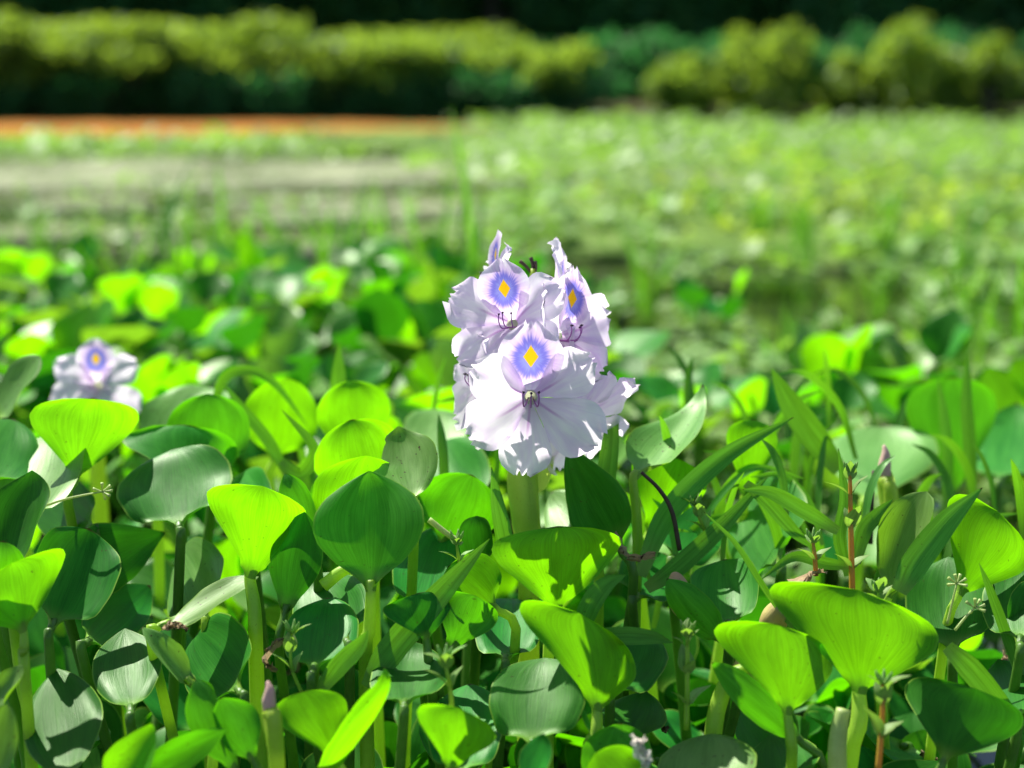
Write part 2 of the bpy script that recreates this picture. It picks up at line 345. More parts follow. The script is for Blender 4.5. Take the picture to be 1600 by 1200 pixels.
for k in range(26):
    px = -60+k*66+random.uniform(-20, 20); p = P(px, 130, random.uniform(16.6, 17.6))
    woody('shrub', 'dark green shrub at the shaded foot of the forest', 'shrub', p.x, p.y, .05, .7, .55, random.uniform(.42, .55), .35, 2200, .11, M['bush_dark'], 360+k, 'dark shrubs behind the bank')
for k in range(18):  # dark shrubs added to paint the shadow below the hedge overhang
    px = -60+k*56+random.uniform(-20, 20); p = P(px, 130, random.uniform(15.0, 15.4))
    woody('shrub', 'added low dark shrub standing in for the shadow under the sunlit hedge', 'shrub', p.x, p.y, .0, random.uniform(.4, .6), .3, random.uniform(.2, .34), .22, 1100, .09, M['bush_dark'], 380+k, 'added dark shrubs for the hedge shadow')
for row, (d, n, sp) in enumerate([(20.5, 13, 135), (24, 13, 140)]):
    for k in range(n):
        px = -60+k*sp+row*70+random.uniform(-30, 30); p = P(px, 130, d+random.uniform(-.8, .8))
        woody('forest_tree', 'dark evergreen tree of the shaded forest behind the far bank', 'tree', p.x, p.y, .2, 1.6, 1.3, 2.0, 1.6+row*.6, 5200, .3, M['bush_dark'], 400+row*40+k, 'forest trees')
p = P(1525, 130, 20.0)
t = thing('forest_tree', 'slender tree with a bare grey trunk standing before the dark forest', 'tree', (p.x, p.y, .3))
obj('trunk', mesh('trunk', *tube([(0, 0, -.2), (.03, 0, 1.2), (-.02, 0, 2.6), (.05, 0, 4)], [.13, .12, .1, .06], 10, 10)), plain('grey_bark', (.3, .3, .28), .9, 0, (.2, .2, .18), 20), t)
V, F, U = foliage(2500, 1.4, 1.2, 1.2, .2, 499); obj('crown', mesh('crown', [(a, b, c+4.2) for a, b, c in V], F, U, False), M['bush_dark'], t)

# ------------------------------------------------------------------ foreground hyacinth plants, leaf by leaf
PLANT = {
 'a1': 'hyacinth plant with a lime fan leaf just below the small purple blossom',
 'a2': 'hyacinth plant with a glossy silvery leaf beside the lime fan leaf',
 'a3': 'hyacinth plant with a round dark teal leaf half in shadow',
 'a4': 'hyacinth plant with one bright lime leaf dished at the top on a long stalk',
 'a5': 'hyacinth plant with a pale round leaf and a pale leaf folded before it',
 'a6': 'hyacinth plant with a cupped dark leaf and a lime leaf half shaded in front',
 'a7': 'shaded hyacinth plant with two dark leaves below the silvery folded leaf',
 'a8': 'shaded hyacinth plant with a big dark blade and sunlit curled edges',
 'a9': 'hyacinth plant of narrow folded leaves beside the pink tipped closed bud',
 'b1': 'hyacinth plant with one large diamond shaped leaf on a straight stalk',
 'b2': 'hyacinth plant with overlapping lime leaves and one bitten pale leaf',
 'b3': 'hyacinth plant with leaning olive leaves beside the flower stalk',
 'b4': 'hyacinth plant of narrow leaves between the dished lime leaf and diamond leaf',
 'b5': 'shaded hyacinth plant with two round dark leaves under the diamond leaf',
 'b6': 'hyacinth plant with a dark round leaf and a twisted lime leaf',
 'b7': 'hyacinth plant with a lime leaf with a dark hole before a dark round leaf',
 'b8': 'shaded hyacinth plant with wavy leaves behind the broad striped grass blade',
 'c1': 'hyacinth plant with a disc shaped leaf crossed by two shadow bands',
 'c2': 'hyacinth plant with a broad glowing lime leaf in front of the flower stalk',
 'c3': 'hyacinth plant with a slanting rolled lime leaf beside the shadow banded disc',
 'c4': 'hyacinth plant with a small heart shaped cupped leaf between the brown bulbs',
 'c5': 'hyacinth plant with a drooping lime leaf with a pale lower lip',
 'c6': 'hyacinth plant with the widest glowing lime leaf on a thick stalk',
 'd1': 'hyacinth plant with tall dark leaves behind the tiny branched weed flowers',
 'd2': 'shaded hyacinth plant with a dark saddle leaf beside the widest lime leaf',
 'd3': 'hyacinth plant with a pale rolled leaf and a lime fan leaf',
 'd4': 'hyacinth plant with a round teal leaf barred by shadow',
 'd5': 'hyacinth plant with a large pale leaf behind the green flower bud',
 'd6': 'hyacinth plant with a broad upright dark green leaf among grass blades',
 'd7': 'hyacinth plant with a pale pointed leaf on a slim stalk beside the flower',
 'd8': 'hyacinth plant with a dark folded leaf leaning on the brown withered leaf',
 'd9': 'hyacinth plant with low lime leaves under the pale pointed leaf',
 'e1': 'hyacinth plant with a worn brown spotted leaf and dark teal leaf',
 'e2': 'hyacinth plant with a lime leaf edge beside the withered white petals',
 'e3': 'hyacinth plant with a silvery tent folded leaf behind the dark teal leaf',
 'e4': 'hyacinth plant with two bright lime upright leaves left of the flower heads',
}
LEAVES = [  # plant, base x,y, tip x,y, width px, depth, extra
 ('a1',118,750,146,622,178,.66,dict(turn=178,roll=.5,kind='fan',mat='leaf_young',skew=-.12,bend=.1)),
 ('a1',288,760,290,664,205,.685,dict(turn=180,roll=.7,kind='fan',lean=.01)),
 ('a2',10,838,75,680,200,.615,dict(mat='leaf_lit_worn',turn=-24,roll=.35,lean=.045,kind='round')),
 ('a2',8,905,50,735,135,.575,dict(mat='leaf_shaded',turn=-25,roll=1.3,lean=.01,kind='spade')),
 ('a2',-20,760,22,655,120,.64,dict(turn=10,roll=.4,lean=.03)),
 ('a3',282,832,271,702,190,.635,dict(mat='leaf_shaded',turn=0,roll=.45,lean=.022,kind='round',bend=.25)),
 ('a3',100,900,258,832,125,.625,dict(mat='leaf_shaded',turn=15,roll=.6,lean=.03,kind='ovate')),
 ('a3',150,830,60,770,110,.65,dict(mat='leaf_shaded',turn=0,roll=.3,lean=.03)),
 ('a4',393,905,412,760,172,.60,dict(turn=182,roll=.45,kind='fan',mat='leaf_young',skew=.22,lean=-.004,bend=-.2,stalk=[(398,960),(402,1085)],r=(11,12,19))),
 ('a5',325,968,282,858,132,.622,dict(mat='leaf_lit_worn',turn=-24,roll=.45,lean=.03,kind='round')),
 ('a5',252,985,404,901,78,.592,dict(turn=-60,roll=.5,lean=.01,kind='lance',mat='leaf_lit_worn')),
 ('a6',78,985,140,826,165,.585,dict(mat='leaf_shaded',turn=20,roll=1.05,lean=.02,kind='round')),
 ('a6',38,988,18,880,205,.552,dict(turn=178,roll=.75,kind='fan',skew=-.25,mat='leaf_young',stalk=[(38,1020),(40,1070)])),
 ('a6',-25,1000,5,845,110,.56,dict(turn=180,roll=.6)),
 ('a7',205,1118,195,982,118,.562,dict(mat='leaf_shaded',turn=8,roll=.4,lean=.03,kind='spade')),
 ('a7',380,1085,308,990,150,.572,dict(mat='leaf_shaded',turn=-8,roll=.5,lean=.03,kind='round')),
 ('a7',130,1010,235,915,90,.60,dict(mat='leaf_shaded',turn=10,roll=.4,lean=.04)),
 ('a8',108,1235,90,1045,135,.535,dict(mat='leaf_shaded',turn=0,roll=.35,lean=.03,kind='spade')),
 ('a8',-18,1120,36,1040,62,.53,dict(turn=-60,roll=1.0,kind='round',mat='leaf_lit_worn')),
 ('a8',-15,1225,10,1100,70,.505,dict(turn=-20,roll=.5,kind='round',mat='leaf_lit_worn')),
 ('a9',300,1075,222,980,56,.567,dict(turn=40,roll=1.0,kind='lance',mat='leaf_lit_worn')),
 ('a9',372,1205,305,1062,110,.532,dict(turn=200,roll=1.5,kind='spade')),
 ('a9',395,1190,345,1090,90,.528,dict(turn=150,roll=1.2,kind='spade')),
 ('a9',180,1250,238,1130,105,.51,dict(turn=-30,roll=1.15,kind='ovate',mat='leaf_young')),
 ('a9',215,1215,352,1140,58,.52,dict(turn=20,roll=.5,kind='lance')),
 ('b1',581,925,577,736,190,.585,dict(turn=0,roll=.55,lean=.006,kind='spade',bend=-.3,tipcurl=.4,wave=.02,stalk=[(577,985),(571,1060)],r=(10,11,14))),
 ('b2',575,770,548,656,150,.665,dict(turn=180,roll=.45,kind='round',mat='leaf_young')),
 ('b2',560,850,572,712,158,.632,dict(turn=178,roll=.5,kind='round',mat='leaf_young',lean=-.005)),
 ('b2',646,790,622,666,112,.612,dict(turn=12,roll=.5,kind='spade',bite=(-1,.5,.9,.32),lean=.015,mat='leaf_lit_worn')),
 ('b3',690,850,738,742,140,.66,dict(turn=180,roll=.35,kind='round')),
 ('b3',748,880,745,806,80,.625,dict(mat='leaf_shaded',turn=0,roll=1.5,kind='round')),
 ('b3',650,965,692,822,125,.615,dict(mat='leaf_shaded',turn=5,roll=.4,lean=.03)),
 ('b3',740,800,690,690,120,.72,dict(turn=0,roll=.4,lean=.03)),
 ('b4',488,860,445,740,66,.62,dict(turn=190,roll=.6,kind='spade')),
 ('b4',445,960,476,800,88,.605,dict(mat='leaf_shaded',turn=10,roll=.5,kind='spade')),
 ('b4',395,830,372,742,110,.66,dict(turn=-10,roll=.4,lean=.03)),
 ('b5',545,1010,490,896,140,.58,dict(mat='leaf_shaded',turn=10,roll=.6,lean=.03,kind='round')),
 ('b5',490,1055,512,934,125,.562,dict(mat='leaf_shaded',turn=-5,roll=.4,lean=.025,kind='round')),
 ('b6',632,1110,645,1002,132,.548,dict(mat='leaf_shaded',turn=0,roll=.35,lean=.025,kind='round')),
 ('b6',530,1190,470,1080,120,.532,dict(turn=180,roll=.55,kind='fan',mat='leaf_young',skew=.3)),
 ('b6',490,1230,600,1042,75,.526,dict(turn=215,roll=1.0,kind='lance',mat='leaf_young',tipcurl=1.2)),
 ('b7',704,1205,716,1106,140,.518,dict(turn=182,roll=.5,kind='fan',skew=.25,mat='leaf_young')),
 ('b7',720,1220,735,1068,130,.54,dict(mat='leaf_shaded',turn=5,roll=.4,lean=.03)),
 ('b8',668,1000,655,926,135,.58,dict(mat='leaf_shaded',turn=180,roll=.9,kind='fan')),
 ('b8',705,1015,742,930,115,.585,dict(turn=178,roll=.7,kind='fan')),
 ('b8',790,1040,800,935,120,.60,dict(mat='leaf_shaded',turn=5,roll=.5,lean=.03)),
 ('b8',775,950,700,885,120,.605,dict(turn=178,roll=.5,mat='leaf_young')),
 ('c1',832,1175,850,1028,162,.548,dict(turn=-4,roll=.35,lean=.02,kind='round',bend=-.2)),
 ('c2',872,958,872,822,214,.592,dict(turn=180,roll=.4,kind='fan',mat='leaf_young',lean=-.004,stalk=[(862,1000),(856,1060)],r=(9,9,11))),
 ('c3',936,1112,905,958,205,.555,dict(turn=188,roll=1.0,kind='fan',skew=.75,mat='leaf_young',stalk=[(930,1150),(918,1210)],r=(10,11,12))),
 ('c3',955,1090,1005,985,125,.575,dict(mat='leaf_shaded',turn=5,roll=.4,lean=.03)),
 ('c3',965,1160,1010,1080,110,.57,dict(mat='leaf_shaded',turn=-10,roll=.4,lean=.03)),
 ('c4',1140,988,1132,874,128,.605,dict(turn=5,roll=1.0,lean=.02,kind='round')),
 ('c4',1130,1005,1042,904,72,.592,dict(turn=150,roll=.9,kind='lance')),
 ('c5',1233,1118,1215,975,205,.548,dict(turn=184,roll=.7,kind='fan',skew=.38,mat='leaf_young',wave=.06,stalk=[(1236,1160),(1236,1220)],r=(9,9,10))),
 ('c5',1250,1160,1112,1035,60,.552,dict(turn=150,roll=.6,kind='lance')),
 ('c6',1345,1085,1340,922,300,.556,dict(turn=180,roll=.8,kind='fan',skew=.3,mat='leaf_young',wave=.02,stalk=[(1342,1130),(1325,1220)],r=(14,13,12))),
 ('d1',1490,1025,1482,870,145,.605,dict(mat='leaf_shaded',turn=3,roll=.45,lean=.02,kind='round')),
 ('d1',1595,1010,1590,872,125,.585,dict(mat='leaf_shaded',turn=0,roll=.4,lean=.02)),
 ('d1',1640,900,1600,1000,90,.6,dict(mat='leaf_shaded',turn=0,roll=.3)),
 ('d2',1475,1190,1525,1076,215,.545,dict(mat='leaf_shaded',turn=176,roll=.9,kind='fan',skew=-.1)),
 ('d2',1590,1130,1560,1030,110,.56,dict(mat='leaf_shaded',turn=10,roll=.4,lean=.03)),
 ('d3',1392,935,1448,768,120,.625,dict(turn=-25,roll=1.5,kind='round',mat='leaf_lit_worn')),
 ('d3',1500,930,1560,800,165,.615,dict(turn=178,roll=.6,kind='fan',mat='leaf_young',skew=.25)),
 ('d4',1222,890,1172,766,180,.655,dict(turn=-20,roll=.35,lean=.04,kind='round')),
 ('d4',1050,880,1100,800,110,.66,dict(mat='leaf_shaded',turn=10,roll=.4,lean=.03)),
 ('d5',1350,790,1380,664,205,.79,dict(turn=0,roll=.4,lean=.05,kind='fan',mat='leaf_lit_worn')),
 ('d6',1490,775,1488,588,150,.86,dict(turn=180,roll=.4,kind='fan')),
 ('d6',1560,760,1590,630,110,.84,dict(turn=0,roll=.5,lean=.05)),
 ('d7',992,752,1098,601,120,.642,dict(turn=-28,roll=.95,kind='ovate',lean=.03,mat='leaf_lit_worn',tipcurl=.6,stalk=[(996,830),(993,985)],r=(8,8,9))),
 ('d8',972,858,888,696,118,.625,dict(mat='leaf_shaded',turn=-10,roll=.75,kind='ovate')),
 ('d8',935,868,862,768,96,.642,dict(turn=10,roll=.5,lean=.03,mat='leaf_lit_worn')),
 ('d9',1015,835,1062,716,135,.668,dict(turn=180,roll=.5,kind='fan',mat='leaf_young')),
 ('d9',1165,775,1178,655,90,.71,dict(turn=182,roll=.6,kind='fan',mat='leaf_young')),
 ('d9',990,940,1040,865,110,.63,dict(mat='leaf_shaded',turn=5,roll=.4,lean=.03)),
 ('e1',1100,1265,1112,1146,165,.52,dict(turn=-3,roll=.4,lean=.02,mat='leaf_lit_worn')),
 ('e1',1230,1250,1205,1147,140,.53,dict(mat='leaf_shaded',turn=0,roll=.4,lean=.03)),
 ('e1',1000,1260,930,1177,110,.515,dict(turn=178,roll=.4,mat='leaf_young')),
 ('e2',820,1230,850,1146,70,.51,dict(mat='leaf_shaded',turn=-40,roll=.5,kind='lance')),
 ('e2',960,1250,970,1130,120,.54,dict(turn=180,roll=.5)),
 ('e3',250,720,330,605,150,.76,dict(turn=-20,roll=.9,lean=.03,mat='leaf_lit_worn')),
 ('e3',330,740,325,615,150,.72,dict(turn=170,roll=.9)),
 ('e3',-10,660,62,556,90,.74,dict(turn=-60,roll=.6,mat='leaf_lit_worn')),
 ('e4',560,700,545,595,120,.75,dict(turn=180,roll=.3,mat='leaf_young')),
 ('e4',430,720,450,590,120,.80,dict(turn=180,roll=.3,mat='leaf_young')),
 ('e4',670,720,690,640,110,.78,dict(turn=0,roll=.4,lean=.03,mat='leaf_lit_worn')),
]
roots = {}
for k in PLANT:
    ls = [l for l in LEAVES if l[0] == k]
    q = sum((P(l[1], l[2], l[6]) for l in ls), Vector())/len(ls); roots[k] = Vector((q.x, q.y+.012, 0))
empties = {k: thing('water_hyacinth', PLANT[k], 'water plant', roots[k], 'hyacinth plants in the foreground') for k in PLANT}
for n, (k, bx, by, tx, ty, W, d, ex) in enumerate(LEAVES):
    ex = dict(ex); ex.setdefault('wave', .055); ex.setdefault('tipcurl', [-.5, .3, -.2, .5, 0][n % 5]); lean = ex.pop('lean', 0.); turn = ex.pop('turn', 0.); mat = ex.pop('mat', 'leaf'); st = ex.pop('stalk', None); rr = ex.pop('r', (8, 9, 12))
    base, tip, rt = P(bx, by, d), P(tx, ty, d+lean*1.7), roots[k]; turn += 14 if 140 < turn < 220 else -12 if abs(turn) < 30 else 0
    r0 = rr[0]*.8*d/FPX
    V, F, U, nrm, ax = place_leaf(base, tip, W*d/FPX, turn, r0, True, seed=n, **ex); base = base+nrm*r0
    V = V-np.array(list(rt)); leaf = obj('leaf', mesh('leaf', V, F, U), M[mat], empties[k])
    pts = [base+ax*.0045, base-ax*.001]
    if st: pts = pts+ [P(x, y, d+.004*i) for i, (x, y) in enumerate(st)]; last = pts[-1]; pts.append(Vector((last.x*.8+rt.x*.2, last.y*.8+rt.y*.2, -.01)))
    else:
        pts += [base-ax*(.012 if ax.z > .6 else .004)+Vector((0, 0, -.005)), Vector((base.x*.65+rt.x*.35, base.y*.6+rt.y*.4+.006, base.z*.45)), Vector((base.x*.35+rt.x*.65, base.y*.35+rt.y*.65, -.01))]
    rad = [q*d/FPX for q in ([rr[0]*.7, rr[0]*.82, rr[0], rr[1], rr[2], rr[2]*1.2] if not st else [rr[0]*.7, rr[0]*.82]+[rr[0]]*(len(st)-1)+[rr[1], rr[2], rr[2]*1.2])]
    rad = rad[:len(pts)]
    V, F, U = tube([p-rt for p in pts], rad, 16, 10); obj('petiole', mesh('petiole', V, F, U), M['petiole' if st or mat in ('leaf_young', 'leaf_lit_worn') else 'petiole_shaded'], leaf)

# ------------------------------------------------------------------ the flower spikes
def tepal(L, W, a0, a1, seed, ruffle=.05, cup=.25, banner=False, nu=16, nv=13):
    r = np.random.default_rng(seed); prof = np.array([(0,.14),(.15,.26),(.35,.6),(.55,.9),(.72,1),(.86,.88),(.95,.58),(1,.22)]) if not banner else np.array([(0,.16),(.12,.42),(.3,.8),(.5,1),(.68,.98),(.84,.78),(.95,.45),(1,.16)])
    u = np.linspace(0, 1, nu); wv = np.interp(u, prof[:, 0], prof[:, 1]); wv = np.convolve(np.pad(wv, 1, 'edge'), [.25, .5, .25], 'valid')
    a = R(a0)+(R(a1)-R(a0))*np.clip(u/.5, 0, 1)**.8+R(8)*u; du = L/(nu-1)
    rad = .0018+np.cumsum(np.sin(a))*du; z = np.cumsum(np.cos(a))*du
    ph = r.uniform(0, 6.28, 5); V = []; UV = []
    for i in range(nu):
        for j in range(nv):
            v = -1+2*j/(nv-1); x = v*wv[i]*W/2; e = abs(v)**2
            ext = 1+.03*math.sin(v*9+ph[0])*(u[i]**4)+.02*math.sin(v*17+ph[3])*(u[i]**4)
            rf = ruffle*L*(e*u[i]*(math.sin(u[i]*9+ph[1 if v < 0 else 2])+.5*math.sin(u[i]*19+ph[3]))+u[i]**5*.8*math.sin(v*6+ph[4]))+ruffle*.35*L*math.sin(v*5+u[i]*5+ph[2])*u[i]
            lift = cup*W*.5*e*wv[i]+rf
            V.append((x, rad[i]*ext-math.cos(a[i])*lift, z[i]*ext+math.sin(a[i])*lift)); UV.append((v*wv[i]*W/2/L, u[i]))
    return V, grid_faces(nu, nv), UV
TEP = [mesh('tepal', *tepal(.0275+.002*(i % 2), .0235 if i % 2 else .0205, 22, 74+7*(i % 3), 900+i, .07, .1)) for i in range(6)]
BAN = [mesh('banner_tepal', *tepal(.0285, .0245, 16, 72+5*i, 920+i, .03, .06, True)) for i in range(3)]
for m in TEP: m.materials.append(M['petal'])
for m in BAN: m.materials.append(M['banner'])
def stamen_mesh(i):
    r = random.Random(i); s = [-.0018, 0, .0018][i]; l = .012+.003*(i % 2)
    V, F, U = tube([(s*.5, -.0006, -.002), (s, -.002, l*.45), (s*1.5, -.0025, l*.8), (s*1.7, .0005, l), (s*1.6, .0032, l*.98)], [.0003, .0003, .00026], 12, 5); return mesh('stamen', V, F, U)
STA = [stamen_mesh(i) for i in range(3)]
for m in STA: m.materials.append(M['stamen'])
ANT = mesh('anther', *tube([(0, 0, -.0009), (0, 0, 0), (0, 0, .0009)], [.0002, .0006, .0002], 5, 6)); ANT.materials.append(M['anther'])
def view_dir(v): return (RT*v[0]+UP*v[1]-FW*v[2]).normalized()
def blossom(root, throat, axis_pt, face, size=1., spin=0., seed=0, up=None):
    """a blossom: tube with six tepals (the top one a blotched banner) and stamens"""
    z = view_dir(face); upv = view_dir(up) if up else UP; y = (upv-z*upv.dot(z)).normalized(); x = y.cross(z); loc = Vector(throat)-root.matrix_world_loc if False else Vector(throat)-Vector(root.location)
    Mx = Matrix((x, y, z)).transposed().to_4x4() @ Matrix.Rotation(R(spin), 4, 'Z'); Mx.translation = loc; Mx = Mx @ Matrix.Scale(size, 4)
    inv = Mx.inverted(); a = inv @ (Vector(axis_pt)-Vector(root.location))
    V, F, U = tube([a, a*.5+Vector((0, -.001, -.004)), (0, 0, -.003), (0, 0, .0015)], [.0016, .0017, .0022, .0034], 10, 9, False)
    b = obj('blossom', mesh('blossom', V, F, U), M['tube'], root); b.matrix_basis = Mx
    r = random.Random(seed)
    for i in range(6):
        me = BAN[seed % 3] if i == 0 else TEP[(i+seed) % 2+2*((i+seed) % 3)]
        o = obj('banner_tepal' if i == 0 else 'tepal', me, None, b)
        o.matrix_basis = Matrix.Rotation(R(-60*i+(r.uniform(-7, 7) if i else 0)), 4, 'Z') @ Matrix.Translation((0, 0, .0006 if i % 2 else 0)) @ Matrix.Rotation(R(r.uniform(-5, 5)), 4, 'X') @ Matrix.Scale(r.uniform(.94, 1.06), 4)
    for i in range(3):
        o = obj('stamen', STA[i], None, b); o2 = obj('anther', ANT, None, b); o2.location = Vector(STA[i].vertices[len(STA[i].vertices)-1].co)
    return b
D0 = .648
fl = thing('water_hyacinth_flower', 'tall pale lavender flower spike with yellow eyed blue blotches on a thick green stalk', 'flower', (P(828, 850, D0).x, P(828, 850, D0).y, 0))
rt = Vector(fl.location)
V, F, U = tube([q-rt for q in (Vector((P(826, 1000, D0+.004).x, P(826, 1000, D0).y, -.01)), P(826, 960, D0+.002), P(830, 850, D0), P(824, 690, D0), P(828, 600, D0), P(830, 490, D0), P(833, 420, D0))], [18*D0/FPX, 17*D0/FPX, 16*D0/FPX, 13*D0/FPX, 10*D0/FPX, 8*D0/FPX, 4*D0/FPX], 40, 14)
obj('stalk', mesh('stalk', V, F, U), M['stalk'], fl)
def sheath(parent, b, t, W, d, turn, roll, mat='stalk'):
    V, F, U = place_leaf(P(*b, d), P(*t, d), W*d/FPX, turn, kind='ovate', roll=roll, bend=.15, wave=.02, seed=3); obj('sheath', mesh('sheath', V-np.array(list(parent.location)), F, U), M[mat], parent)
sheath(fl, (822, 862), (803, 696), 66, D0-.004, 165, 1.5); sheath(fl, (838, 770), (858, 690), 58, D0+.002, 200, 1.4)
for n, (tx, ty, ax_, ay, dd, face, size, spin) in enumerate([
    (803, 508, 826, 540, -.026, (-.34, .12, .95), .93, 4), (829, 620, 828, 650, -.042, (.0, -.12, 1), 1.06, 0), (866, 528, 834, 555, -.014, (.74, .12, .62), 1.0, -6),
    (790, 448, 828, 480, .004, (-.85, .25, .2), .82, 6), (858, 462, 832, 490, .006, (.86, .2, .25), .9, -4), (776, 596, 822, 615, -.008, (-.86, .0, .42), 1.0, 8),
    (884, 640, 834, 655, -.004, (.55, -.62, .5), 1.08, 75), (882, 585, 834, 600, .004, (.86, .1, .3), 1.0, -10), (800, 590, 824, 600, .02, (-.5, .2, -.5), .9, 0)]):
    blossom(fl, P(tx, ty, D0+dd), P(ax_, ay, D0), face, size, spin, n)
for (x0, y0, x1, y1) in [(829, 425, 812, 408), (832, 425, 829, 402), (834, 430, 836, 408)]:
    V, F, U = tube([P(x0, y0, D0)-rt, P((x0+x1)/2+2, (y0+y1)/2, D0)-rt, P(x1, y1, D0)-rt], [.0006, .0007, .0009], 8, 6); obj('withered_tip', mesh('withered_tip', V, F, U), M['twig'], fl)
D1 = .88
f2 = thing('water_hyacinth_flower', 'small lavender blossom with one yellow eye behind the lime fan leaf', 'flower', (P(150, 640, D1).x, P(150, 640, D1).y, 0)); rt = Vector(f2.location)
V, F, U = tube([Vector((0, 0, -.01)), P(152, 720, D1)-rt, P(152, 640, D1)-rt, P(150, 600, D1)-rt], [.005, .005, .004, .002], 20, 10); obj('stalk', mesh('stalk', V, F, U), M['stalk'], f2)
blossom(f2, P(155, 602, D1-.02), P(151, 630, D1), (.02, .12, 1), .92, 0, 3); blossom(f2, P(122, 622, D1), P(150, 640, D1), (-.75, .3, .3), .7, 0, 2)

# ------------------------------------------------------------------ buds, bulbs, dead bits
def bud(name, label, base, mid, top, d, r, mat_tip='bud'):
    t = thing(name, label, 'flower bud', (P(*base, d).x, P(*base, d).y, 0)); rt = Vector(t.location)
    pts = [Vector((0, 0, -.01)), P(*base, d)-rt, P(*mid, d)-rt]
    V, F, U = tube(pts, [r*.9*d/FPX, r*d/FPX, r*.9*d/FPX], 16, 10); obj('stalk', mesh('stalk', V, F, U), M['stalk'], t)
    a, b = P(*mid, d)-rt, P(*top, d)-rt
    V, F, U = tube([a, a.lerp(b, .35), a.lerp(b, .7)+Vector((.0006, -.0004, 0)), b], [r*.75*d/FPX, r*.85*d/FPX, r*.6*d/FPX, r*.16*d/FPX], 14, 9); obj('petal_tip', mesh('petal_tip', V, F, U), M[mat_tip], t)
    for sg in (-1, 1):
        V, F, U = place_leaf(P(base[0]+sg*r*.35, base[1], d), P(mid[0]+sg*r*.8, mid[1]-r*.7, d), r*3.2*d/FPX, 180+sg*40, kind='ovate', roll=1.3, bend=.1, wave=.02, seed=5); obj('sheath', mesh('sheath', V-np.array(list(rt)), F, U), M['stalk'], t)
    return t
bud('hyacinth_bud', 'closed flower bud with a dull pink tip in a green sheath beside folded leaves', (432, 1180), (421, 1110), (418, 1064), .522, 13)
bud('hyacinth_bud', 'slim green bud with a mauve tip before the large pale leaf', (1392, 830), (1383, 745), (1381, 695), .70, 12)
def bulb(label, x, y, d, r, mat, squash=1.15):
    n, k = 14, 16; V = []; c = P(x, y, d); U = []
    for i in range(n):
        th = math.pi*i/(n-1); q = math.sin(th)**.9*(1+.06*math.sin(3*th))
        for j in range(k):
            a = 2*math.pi*j/k; zc = math.cos(th); q2 = q*(1-.3*max(0, zc))*(1+.03*math.sin(5*a+3*th)); V.append((q2*math.cos(a)*(1+.05*math.sin(2*a)), q2*math.sin(a), zc*squash*(1.35 if zc > 0 else 1))); U.append((j/k*2-1, i/(n-1)))
    V = np.array(V)*r*d/FPX; o = obj('swollen_stalk_bulb', mesh('swollen_stalk_bulb', V, grid_faces(n, k, True), U), M[mat]); o.location = c
    o.rotation_euler = (.3, random.uniform(-.6, .6), random.uniform(0, 3)); return tag(o, label, 'bulb')
bulb('yellowish brown speckled bulb beside the small heart shaped cupped leaf', 1210, 967, .6, 23, 'bulb')
bulb('pinkish tan bulb half hidden behind the narrow folded leaf', 1064, 934, .612, 21, 'bulb_pink', 1.5)
bulb('pale yellow bulb wedged under the drooping lime leaf', 1165, 1052, .575, 22, 'bulb')
def scrap(name, label, cat, pts, d, W, mat, turn=0, seed=1):
    """a crumpled withered blade"""
    p = [P(x, y, d+dz) for x, y, dz in pts]; c = spline(p, 18); n = 18; V = []; U = []; r = np.random.default_rng(seed)
    for i in range(n):
        t = c[min(i+1, n-1)]-c[max(i-1, 0)]; t /= np.linalg.norm(t); s = np.cross(t, np.array(list(FW))); s /= np.linalg.norm(s)+1e-9; nn = np.cross(s, t)
        a = R(turn)+i*.12
        for j in range(7):
            v = -1+j/3; q = W*d/FPX*.5*v*math.sin(math.pi*min(.97, max(.06, (i+.6)/n)))**.5*(1+.15*r.normal()); V.append(c[i]+(s*math.cos(a)+nn*math.sin(a))*q+nn*abs(q)*.7+r.normal(0, .0006, 3)); U.append((v, i/(n-1)))
    m = mesh(name, np.array(V)-np.array(list(p[0])), grid_faces(n, 7), U); o = obj(name, m, M[mat]); o.location = p[0]; return tag(o, label, cat)
scrap('withered_leaf', 'curled brown withered leaf by the dark folded leaf', 'dead leaf', [(960, 835, 0), (972, 860, 0), (990, 872, -.005), (1025, 868, .005)], .6, 34, 'dead', 30)
scrap('withered_leaf', 'papery tan dead leaf above the speckled bulb', 'dead leaf', [(1232, 955, 0), (1245, 920, 0), (1265, 900, .004), (1287, 893, 0)], .6, 38, 'dead', 10, 2)
scrap('withered_leaf', 'small torn brown scrap at the tip of the silvery folded strip', 'dead leaf', [(255, 980, 0), (275, 978, 0), (292, 984, 0)], .57, 14, 'dead', 0, 3)
scrap('withered_flower', 'shrivelled white spent petals lying among the leaves', 'dead flower', [(1012, 1200, 0), (1004, 1180, 0), (1000, 1162, -.003), (1010, 1155, 0)], .515, 30, 'withered', 0, 4)
scrap('withered_leaf', 'dead straw coloured leaf lying in the shaded gap', 'dead leaf', [(430, 1045, 0), (415, 1040, 0), (425, 1010, 0), (445, 1000, 0)], .58, 30, 'dead', 40, 5)
def stick(name, label, cat, pts, d, r, mat):
    p = [P(x, y, d) for x, y in pts]; V, F, U = tube([q-p[0] for q in p], [r*d/FPX, r*.9*d/FPX, r*.7*d/FPX], 14, 7); o = obj(name, mesh(name, V, F, U), M[mat]); o.location = p[0]; return tag(o, label, cat)
stick('twig', 'thin dark brown twig leaning under the pale pointed leaf', 'twig', [(1062, 860), (1050, 800), (1030, 765), (1002, 738)], .632, 4, 'twig')
stick('cut_stalk', 'pale green cut stalk stub standing by the thick stalk', 'stalk', [(1312, 1260), (1308, 1180), (1312, 1135), (1318, 1108)], .54, 16, 'stub')
stick('dry_stalk', 'dark thin broken stalk standing beside the mauve tipped bud', 'stalk', [(1360, 850), (1362, 790), (1365, 735)], .68, 4, 'twig')
